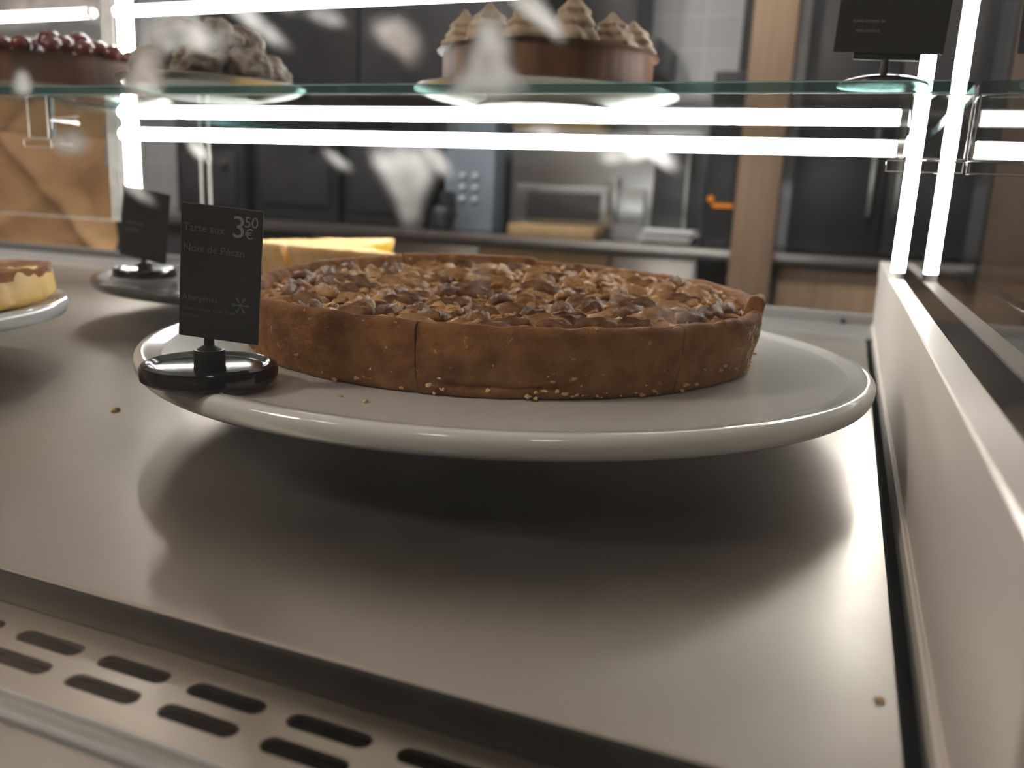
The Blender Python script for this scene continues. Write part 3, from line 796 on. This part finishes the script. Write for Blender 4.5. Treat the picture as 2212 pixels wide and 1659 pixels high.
# caramelised flan on the third stand
FB = .0446
def flan_prof(a):
    zt = FB + .0225 + .0015 * fbm(Vector((math.cos(rad(a)), math.sin(rad(a)), 5)) * 7, 3)
    P = [(0, FB), (.08, FB), (.143, FB)]
    for k in range(1, 9): t = k / 8; P.append((.1462 - .0030 * t , FB + .0005 + (zt - FB - .002) * t))
    P += [(.1422, zt - .0006), (.139, zt - .0002), (.08, zt - .001), (0, zt - .001)]
    return P
flan = thing('flan', 'cut caramelised custard flan with browned top at the edge of view', 'flan', (P3[0], P3[1], 0))
link('custard_body', wedge_body(-75, 51, flan_prof, 1.5, .0012, 3), M['flan'], flan)
def ftop(x, y): return FB + .0228
link('browned_top', wedge_top(-75, 51, .1436, ftop, 1.5, 60, .0022, 2.2, -.15, .0040), M['flan_top'], flan)

# loose crumbs
def crumb(x, y, z, s, label, group=None, m='crumb'):
    bm = bmesh.new(); lump_into(bm, (0, 0, s * .35), s, random.Random(int(x * 1e5)), 2)
    o = link('crumb', to_mesh(bm, 'crumb', ang=30), M[m], None, (x, y, z)); tag(o, label, 'crumb', group); return o
PZ = .0417
crumb(-.1725, .2823, PZ, .0013, 'flat golden crumb on the plate just before the pecan tart, biggest there')
crumb(-.1536, .2646, PZ, .0007, 'small golden crumb on the plate, halfway between pecan tart and plate rim')
crumb(-.1861, .2849, PZ, .0009, 'small golden crumb on the plate beside the biggest crumb, towards the price tag')
crumb(-.116, .2631, PZ, .0006, 'tiny brown crumb alone near the front rim of the large plate')
crumb(-.3645, .3363, .0001, .0020, 'orange-brown crumb on the steel deck between the cake stands')
crumb(.0215, .2200, .0001, .0013, 'brown crumb on the steel deck beside the end panel gutter')

# ------------------------------------------------------------------ price tags
def text_mesh(lines):
    """lines: (text, size, x, z) -> one flat mesh in the x-z plane"""
    bm = bmesh.new()
    for s, size, x, z in lines:
        if s == '|':      # a line of print too faint to read
            k = x
            for i in range(5):
                w_ = size * (.10, .22, .14, .26, .12)[i]; box_into(bm, k, k + w_ * .85, -.00005, .00005, z, z + .0013); k += w_
            continue
        cu = bpy.data.curves.new('t', 'FONT'); cu.body = s; cu.size = size; cu.extrude = .00006; cu.resolution_u = 3
        o = bpy.data.objects.new('t', cu); COL.objects.link(o)
        dg = bpy.context.evaluated_depsgraph_get(); me = o.evaluated_get(dg).to_mesh()
        mm = Matrix.Translation((x, 0, z)) @ Matrix.Rotation(rad(90), 4, 'X')
        b2 = bmesh.new(); b2.from_mesh(me); bmesh.ops.transform(b2, matrix=mm, verts=b2.verts)
        tmp = bpy.data.meshes.new('tmp'); b2.to_mesh(tmp); b2.free(); bm.from_mesh(tmp); bpy.data.meshes.remove(tmp)
        o.evaluated_get(dg).to_mesh_clear(); bpy.data.objects.remove(o); bpy.data.curves.remove(cu)
    me = bpy.data.meshes.new('lettering'); bm.to_mesh(me); bm.free(); return me
def flake_mesh(cx, cz_, R):
    bm = bmesh.new()
    def bar(p, q, w):
        d = Vector((q[0] - p[0], 0, q[1] - p[1])); n = Vector((-d.z, 0, d.x)).normalized() * w
        a, b = Vector((p[0], 0, p[1])), Vector((q[0], 0, q[1]))
        f = bm.faces.new([bm.verts.new(v) for v in (a - n, b - n, b + n, a + n)])
    for k in range(6):
        a = PI / 6 + k * PI / 3; e = (cx + R * math.sin(a), cz_ + R * math.cos(a)); bar((cx, cz_), e, .00022)
        for s in (.55, .8):
            p = (cx + R * s * math.sin(a), cz_ + R * s * math.cos(a))
            for d in (-.7, .7): bar(p, (p[0] + R * .28 * math.sin(a + d), p[1] + R * .28 * math.cos(a + d)), .00016)
    me = bpy.data.meshes.new('flake'); bm.to_mesh(me); bm.free(); return me

def price_tag(loc, yaw, roll, W, Hh, label, lines=None, flake=False, base_r=.0275, lift=.0165, dim=None, flat_base=False, card_dx=0., card_dz=0.):
    t = thing('price_tag', label, 'price tag', loc, (0, 0, yaw))
    if flat_base:
        b = [(0, .0002), (base_r - .002, .0002), (base_r, .0008), (base_r - .001, .0022), (base_r * .75, .0042), (base_r * .4, .0062), (base_r * .15, .0074), (0, .0078)]
        link('base', lathe(smooth_prof(b, 3), 72), M['gloss_black'], t)
    else:
        b = [(0, .0001), (base_r - .0012, .0001), (base_r, .0012), (base_r, .0056), (base_r - .0008, .0070), (base_r - .0028, .0078), (base_r - .0042, .0074), (base_r - .0052, .0064), (base_r - .0066, .0060), (0, .0060)]
        link('base', lathe(b, 96, ang=30), M['gloss_black'], t)
    zb = .0060 if not flat_base else .0070
    bm = bmesh.new()
    bmesh.ops.create_cone(bm, cap_ends=True, segments=28, radius1=.0064, radius2=.0062, depth=.0068, matrix=Matrix.Translation((0, 0, zb + .0034)))
    bmesh.ops.create_cone(bm, cap_ends=True, segments=28, radius1=.0052, radius2=.0024, depth=.0020, matrix=Matrix.Translation((0, 0, zb + .0077)))
    bmesh.ops.create_cone(bm, cap_ends=True, segments=20, radius1=.0022, radius2=.0020, depth=.0050, matrix=Matrix.Translation((0, 0, zb + .0105)))
    if not flat_base:
        st = link('stem', to_mesh(bm, 'stem'), M['black'], t)
    else:
        bm.free(); bm = bmesh.new()
        bmesh.ops.create_cone(bm, cap_ends=True, segments=20, radius1=.0024, radius2=.0018, depth=.0084, matrix=Matrix.Translation((0, 0, zb + .0044)))
        st = link('stem', to_mesh(bm, 'stem'), M['black'], t)
    R4 = Matrix.Rotation(roll, 4, 'Y')
    top = zb + (.0125 if not flat_base else .0082)
    # clip that grips the card
    bm = bmesh.new(); box_into(bm, -W * .31, W * .31, -.0018, .0018, 0, .0045, .0012)
    cl = link('clip', to_mesh(bm, 'clip'), M['black'], t); cl.location = (0, 0, top - .001); cl.rotation_euler = (0, roll, 0)
    bm = bmesh.new(); box_into(bm, -W / 2, W / 2, -.0006, .0006, .0030, .0030 + Hh, .0004, 1)
    cd_ = link('card', to_mesh(bm, 'card'), M['slate'], t); cd_.location = (card_dx, -.0026, top - .001 - card_dz); cd_.rotation_euler = (0, roll, 0)
    z0 = .0030
    if lines:
        l = link('lettering', text_mesh([(s, sz, x, z0 + z) for s, sz, x, z in lines]), M['chalk'], cd_); l.location = (0, -.00068, 0)
    if dim:
        l = link('faint_lettering', text_mesh([(s, sz, x, z0 + z) for s, sz, x, z in dim]), M['chalk_dim'], cd_); l.location = (0, -.00068, 0)
    if flake:
        f = link('snowflake', flake_mesh(W * .27, z0 + Hh * .285, .0036), M['chalk_dim'], cd_); f.location = (0, -.0007, 0)
    return t
price_tag((-.2425, .2735, .0443), rad(14.2), rad(3.7), .0344, .0541, 'black slate price tag marked 3.50 on the rim before the pecan tart',
          lines=[('3', .0124, .0044, .0425), ('50', .0060, .0096, .0470), ('€', .0056, .0100, .0425)],
          dim=[('Tarte aux', .0044, -.0158, .0432), ('Noix de Pécan', .0044, -.0158, .0350), ('Allergènes :', .0036, -.0158, .0152), ('Gluten, Lactose, Œufs, Fruits', .00195, -.0158, .0112), ('à coque', .0023, -.0158, .0084)], flake=True, card_dx=.0052, card_dz=.0029)
price_tag((-.5890, .5850, .0402), rad(4), rad(7.6), .0502, .0619, 'black price tag on the rim of the rear cake stand', base_r=.0270,
          dim=[('|', .022, -.0190, .030), ('|', .017, -.0190, .024)], card_dz=.0048)
price_tag((.0055, .5315, SZ1 + .0001), rad(2), rad(2), .0560, .0900, 'black price tag standing on the glass shelf near the upright lamp', base_r=.0238, flat_base=True,
          dim=[('|', .020, -.020, .016), ('|', .015, -.018, .011)])

# ------------------------------------------------------------------ cakes on the glass shelf
ZS = SZ1 + .0001
def shelf_plate(x, y, R, label):
    t = thing('plate', label, 'plate', (x, y, ZS))
    link('dish', lathe(smooth_prof([(0, .0003), (R * .5, .0003), (R * .54, .0012), (R * .84, .0062), (R - .002, .0108), (R, .0122), (R - .0012, .0126), (R * .90, .0086), (R * .84, .0082), (0, .0080)], 4), 90), M['silver'], t)
    return t
shelf_plate(-.240, .662, .1050, 'silver plate under the brown cream-topped cake')
ck = thing('layer_cake', 'brown cake with beige cream swirls on the glass shelf', 'cake', (-.240, .662, ZS + .0085))
link('cake_body', lathe(smooth_prof([(0, 0), (.080, 0), (.0825, .002), (.083, .014), (.0828, .030), (.081, .032), (0, .0322)], 3), 80), M['choc_drip'], ck)
def swirl_mesh():
    bm = bmesh.new(); prof = [(0, 0), (.0135, 0), (.0155, .004), (.0125, .008), (.0132, .0105), (.0095, .0150), (.0098, .0172), (.005, .0215), (.0012, .0265), (0, .027)]
    prof = smooth_prof(prof, 3); segs = 30; rings = []
    for r, z in prof:
        rings.append([bm.verts.new(((r * (1 + .12 * math.cos(6 * (2 * PI * i / segs) + z * 260))) * math.cos(2 * PI * i / segs), (r * (1 + .12 * math.cos(6 * (2 * PI * i / segs) + z * 260))) * math.sin(2 * PI * i / segs), z)) for i in range(segs)])
    for A, B in zip(rings, rings[1:]):
        for i in range(segs): j = (i + 1) % segs; bm.faces.new((A[i], A[j], B[j], B[i]))
    bmesh.ops.remove_doubles(bm, verts=bm.verts, dist=1e-5)
    return to_mesh(bm, 'swirl', ang=60)
sw = swirl_mesh()
for k in range(13):
    a = 2 * PI * k / 13
    o = link('cream_swirl', sw, M['cream'], ck, (.0675 * math.cos(a), .0675 * math.sin(a), .0315)); o.rotation_euler = (0, 0, a); o.scale = (1.12, 1.12, .95 + .35 * ((k * 5) % 4) / 3)
# dark cake at the far end
shelf_plate(-.748, .655, .100, 'silver plate under the dark berry cake')
bc = thing('berry_cake', 'dark chocolate cake heaped with dark berries on the neighbouring glass shelf', 'cake', (-.748, .655, ZS + .0085))
link('cake_body', lathe(smooth_prof([(0, 0), (.073, 0), (.075, .003), (.075, .030), (.072, .034), (0, .034)], 3), 80), M['choc'], bc)
rb = random.Random(4)
bmz = bmesh.new(); bmesh.ops.create_uvsphere(bmz, u_segments=18, v_segments=12, radius=.0095)
for v in bmz.verts: v.co *= 1 + .05 * noise.noise(v.co * 200); v.co.z *= .92
berry = to_mesh(bmz, 'berry', ang=70)
for k in range(26):
    if k < 14: r, a, z = .062, 2 * PI * k / 14, .041
    elif k < 22: r, a, z = .042, 2 * PI * k / 8, .044
    else: r, a, z = .018, 2 * PI * k / 4, .052
    o = link('berry', berry, M['berry'], bc, (r * math.cos(a), r * math.sin(a), z)); o.scale = [rb.uniform(.9, 1.2)] * 3
# heap of sugar-dusted pastries
shelf_plate(-.512, .592, .076, 'silver plate under the heap of sugar-dusted pastries')
def pastry_mesh(seed):
    bm = bmesh.new(); bmesh.ops.create_icosphere(bm, subdivisions=4, radius=1)
    for v in bm.verts:
        p = v.co.copy(); w = 1 + .30 * noise.noise(p * 1.4 + Vector((seed, 0, 0))) + .18 * noise.noise(p * 3.5 + Vector((0, seed, 0)))
        v.co = Vector((p.x * .0185, p.y * .0165, p.z * .0135)) * w
    return to_mesh(bm, 'pastry', ang=70)
pm = [pastry_mesh(s * 3.1) for s in range(4)]
spots = [(r_, a_, z_) for r_, n_, z_ in ((.039, 7, .0235), (.0, 1, .0235), (.022, 4, .0440)) for a_ in [2 * PI * i / n_ + n_ for i in range(n_)]]
for k, (r, a, z) in enumerate(spots):
    o = link('pastry', pm[k % 4], M['pastry'], None, (-.512 + 1.12 * r * math.cos(a), .592 + 1.12 * r * math.sin(a), ZS + z)); o.scale = (1.14, 1.14, 1.14); o.rotation_euler = (0, 0, a * 2)
    tag(o, 'sugar-dusted round pastry in the heap on the glass shelf', 'pastry', 'sugar-dusted pastries heaped on the shelf plate')

# ------------------------------------------------------------------ behind the case
# clear acrylic flap and brown paper bag at the far end
t = thing('acrylic_guard', 'clear acrylic guard sheet hanging before the brown paper bag', 'guard', (0, .90, .070))
link('sheet', box(-1.40, -.942, 0, .003, .0, .32), M['acrylic'], t)
bm = bmesh.new(); box_into(bm, -1.40, -.942, -.0006, .0036, -.001, .0006); box_into(bm, -.9426, -.9412, -.0006, .0036, 0, .32); box_into(bm, -.9512, -.9505, -.0006, .0036, 0, .32); box_into(bm, -.9590, -.9585, -.0006, .0036, 0, .32)
link('polished_edge', to_mesh(bm, 'pe'), M['acrylic_edge'], t)
t = thing('acrylic_strip', 'narrow clear acrylic strip standing behind the price tags', 'guard', (-.796, .90, .002))
link('strip_sheet', box(-.007, .007, 0, .003, 0, .20), M['acrylic'], t)
bm = bmesh.new(); box_into(bm, -.0074, -.0066, -.0004, .0034, 0, .20); box_into(bm, .0066, .0074, -.0004, .0034, 0, .20)
link('polished_edge', to_mesh(bm, 'pe2'), M['acrylic_edge'], t)
def bag():
    bm = bmesh.new(); nx, nz = 60, 50; x0, x1, z0, z1 = -1.72, -1.215, -.0295, .34; G = []
    for i in range(nx + 1):
        row = []
        for k in range(nz + 1):
            u, w = i / nx, k / nz
            x = x0 + (x1 - x0) * u; z = z0 + (z1 - z0) * w
            d = abs((u - .55) * .9 + (w - .55) * .75); crease = .030 * math.exp(-(d / .06) ** 2)
            d2 = abs((u - .80) * .5 - (w - .40) * .8); crease += .018 * math.exp(-(d2 / .05) ** 2)
            y = 1.15 - crease + .018 * fbm(Vector((u * 3, w * 3, .3)), 4)
            row.append(bm.verts.new((x, y, z)))
        G.append(row)
    for A, B in zip(G, G[1:]):
        for k in range(nz): bm.faces.new((A[k], A[k + 1], B[k + 1], B[k]))
    ext = bmesh.ops.extrude_face_region(bm, geom=bm.faces[:])
    for v in [g for g in ext['geom'] if isinstance(g, bmesh.types.BMVert)]: v.co.x -= .19 * (v.co.x + 1.72) / .505; v.co.y = 1.30 + .01 * fbm(v.co * 6, 3)
    return to_mesh(bm, 'bag', ang=50)
o = link('paper_bag', bag(), M['kraft']); tag(o, 'large creased brown kraft paper bag behind the far end of the case', 'bag')

CT_Y = 2.30; CT_Z = .018
def kcab(x0, x1, m, label, handle=True):
    t = thing('kitchen_cabinet', label, 'cabinet', ((x0 + x1) / 2, CT_Y, FZ)); w = (x1 - x0) / 2 - .0015
    link('carcass', box(-w, w, .022, .60, .001, CT_Z - .034 - FZ, .002), m, t)
    d = link('door', box(-w + .003, w - .003, .0, .020, .06, CT_Z - .038 - FZ, .002), m, t)
    if handle:
        bm = bmesh.new(); box_into(bm, -.07, .07, -.022, -.014, .80, .81, .002); box_into(bm, -.06, -.05, -.015, 0, .80, .81); box_into(bm, .05, .06, -.015, 0, .80, .81)
        link('handle', to_mesh(bm, 'h'), M['s_grey'], d)
    return t
kcab(-3.1, -2.35, M['s_dark'], 'dark grey kitchen base cabinet at the far end of the row')
kcab(-2.35, -1.62, M['s_dark'], 'dark grey kitchen base cabinet below the dark machines')
kcab(-1.62, -1.02, M['worktop'], 'steel kitchen base cabinet below the blue-grey coffee machine')
kcab(-1.02, -.62, M['card_box'], 'tan fronted kitchen base cabinet below the steel oven', False)
kcab(-.62, -.38, M['worktop'], 'narrow steel kitchen base cabinet below the paper stack')
t = kcab(-.17, .62, M['wood'], 'warm wooden kitchen base cabinet behind the end panel', False)
t = thing('worktop', 'grey steel kitchen worktop running along the back wall', 'worktop', (0, CT_Y, CT_Z))
link('slab', box(-3.1, .62, -.02, .60, -.030, 0, .003), M['worktop'], t)
t = thing('oak_post', 'upright oak coloured post between oven and dark fridge', 'post', (-.229, 2.22, FZ))
link('shaft', box(-.052, .052, -.025, .025, .001, CZ - FZ - .001, .003), M['wood_post'], t)
# dark gap unit left of the post, with orange display
t = thing('coffee_grinder', 'tall dark appliance with small orange display beside the oak post', 'appliance', (-.338, 2.42, CT_Z))
link('housing', box(-.050, .045, -.05, .12, .001, .46, .006), M['s_black'], t)
link('display', box(-.025, .030, -.0525, -.0502, .108, .118), M['orange'], t)
link('dial', tube((-.030, -.058, .130), (-.030, -.0502, .130), .008, 16), M['orange'], t)
# tall dark fridge right of the post
t = thing('tall_fridge', 'tall dark fridge with two slim handles right of the oak post', 'fridge', (.22, 2.36, CT_Z))
link('body', box(-.38, .38, 0, .55, .001, 1.10, .004), M['s_black'], t)
for x0, x1 in ((-.378, -.158), (-.152, .378)):
    d = link('door', box(x0, x1, -.022, -.001, .012, 1.09, .003), M['s_dark'], t)
    hx = x1 - .030 if x0 < -.3 else x0 + .025
    link('handle', box(hx - .007, hx + .007, -.045, -.023, .10, .33, .004), M['s_grey'], d)
# steel oven with hood
t = thing('steel_oven', 'wide brushed steel oven standing on the kitchen worktop', 'oven', (-.715, 2.45, CT_Z))
link('body', box(-.275, .27, 0, .42, .001, .31, .006), M['s_grey'], t)
d = link('door', box(-.25, .15, -.02, -.001, .03, .15, .004), M['s_grey'], t)
link('glass_window', box(-.21, .02, -.0225, -.0205, .05, .13, .002), M['s_dark'], d)
link('handle', box(.045, .075, -.04, -.021, .045, .18, .003), M['s_grey'], d)
link('control_panel', box(.17, .26, -.012, -.001, .03, .30, .002), M['s_dark'], t)
# coffee machine
t = thing('coffee_machine', 'blue-grey coffee machine with small round buttons beside the oven', 'coffee machine', (-1.115, 2.42, CT_Z))
link('body', box(-.085, .082, 0, .36, .001, .34, .008), M['s_blue'], t)
for ix in (-.022, .022):
    for iz in (.10, .135, .17):
        link('button', tube((ix, -.010, iz), (ix, -.0008, iz), .007, 16), M['cap'], t)
link('spout', box(-.075, -.045, -.06, -.001, .045, .12, .006), M['s_black'], t)
# dark machines further along
for (x, w, h, lab) in ((-1.42, .15, .30, 'dark boxy machine on the worktop next to the coffee machine'), (-1.76, .17, .36, 'tall dark boxy machine on the worktop, second along'), (-2.12, .15, .26, 'low dark boxy machine near the tiled corner of the worktop')):
    t = thing('kitchen_machine', lab, 'machine', (x, 2.42, CT_Z))
    link('housing', box(-w, w, 0, .36, .001, h, .01), M['s_black'], t)
    link('front_panel', box(-w * .8, w * .8, -.008, -.001, h * .15, h * .85, .003), M['s_dark'], t)
    link('knob', tube((w * .5, -.026, h * .7), (w * .5, -.0085, h * .7), .012, 20), M['s_grey'], t)
# kettle
t = thing('kettle', 'small black rounded kettle before the coffee machine', 'kettle', (-1.165, 2.335, CT_Z + .0005))
link('body', lathe(smooth_prof([(0, 0), (.030, 0), (.034, .005), (.036, .030), (.030, .060), (.018, .075), (0, .078)], 4), 40), M['s_black'], t)
link('handle', tube((.030, 0, .02), (.048, 0, .055), .005, 12), M['s_black'], t)
# paper stack, box
t = thing('paper_stack', 'loose stack of white paper napkins on the worktop beside the dark appliance', 'napkins', (-.475, 2.37, CT_Z))
rp = random.Random(3)
bm = bmesh.new()
for k in range(9):
    dx, dy = rp.uniform(-.012, .012), rp.uniform(-.01, .01); box_into(bm, -.07 + dx, .07 + dx, -.05 + dy, .06 + dy, .001 + k * .0045, .001 + k * .0045 + .0036, .001, 1)
link('sheets', to_mesh(bm, 'sheets'), M['paper'], t)
t = thing('cardboard_box', 'flat tan cardboard box lying on the worktop before the steel oven', 'box', (-.80, 2.355, CT_Z))
link('carton', box(-.13, .13, -.06, .06, .001, .035, .002), M['card_box'], t)
link('flap', box(-.125, .125, -.055, .055, .0355, .037, .0005), M['card_box'], t)
# upper cabinets and hood on the back wall
def upper(x0, x1, z0, z1, m, label, knob=True):
    t = thing('wall_cabinet', label, 'cabinet', ((x0 + x1) / 2, 2.948, z0)); w = (x1 - x0) / 2 - .002
    link('carcass', box(-w, w, -.34, -.001, 0, z1 - z0, .003), m, t)
    d = link('door', box(-w + .003, w - .003, -.36, -.342, .004, z1 - z0 - .004, .003), m, t)
    if knob: link('knob', tube((w - .05, -.385, .06), (w - .05, -.3605, .06), .012, 18), M['s_grey'], d)
upper(-1.62, -1.0, .44, 1.05, M['s_dark'], 'dark grey wall cabinet above the coffee machine')
upper(-2.30, -1.62, .40, 1.05, M['s_black'], 'black wall cabinet above the dark machines')
t = thing('extractor_hood', 'dark steel extractor hood above the oven', 'hood', (-.80, 2.948, .52))
link('canopy', box(-.19, .19, -.30, -.001, 0, .10, .004), M['s_dark'], t)
link('chimney', box(-.10, .10, -.22, -.001, .1005, 1.0, .004), M['s_dark'], t)
t = thing('utensil_rail', 'dark upright rail with brass hooks beside the oak post', 'rail', (-.335, 2.75, .415))
link('board', box(-.045, .055, 0, .02, 0, 1.0, .003), M['s_black'], t)
for z in (.045, .13, .3): link('hook', tube((.01, -.03, z), (.01, -.0008, z), .014, 16), M['s_grey'], t)  # metal studs added to stand for warm glints

# ------------------------------------------------------------------ render look
w = bpy.data.worlds.new('world'); S.world = w; w.use_nodes = True
w.node_tree.nodes['Background'].inputs[0].default_value = (.8, .75, .7, 1); w.node_tree.nodes['Background'].inputs[1].default_value = .05
S.view_settings.view_transform = 'Standard'; S.view_settings.look = 'None'; S.view_settings.exposure = 0.5; S.view_settings.gamma = 1
S.view_settings.use_curve_mapping = False
c = S.cycles
c.use_denoising = True
c.max_bounces = 7; c.transparent_max_bounces = 16; c.glossy_bounces = 4; c.diffuse_bounces = 3; c.transmission_bounces = 4
c.use_light_tree = False
c.caustics_reflective = False; c.caustics_refractive = False
c.sample_clamp_indirect = 6.0
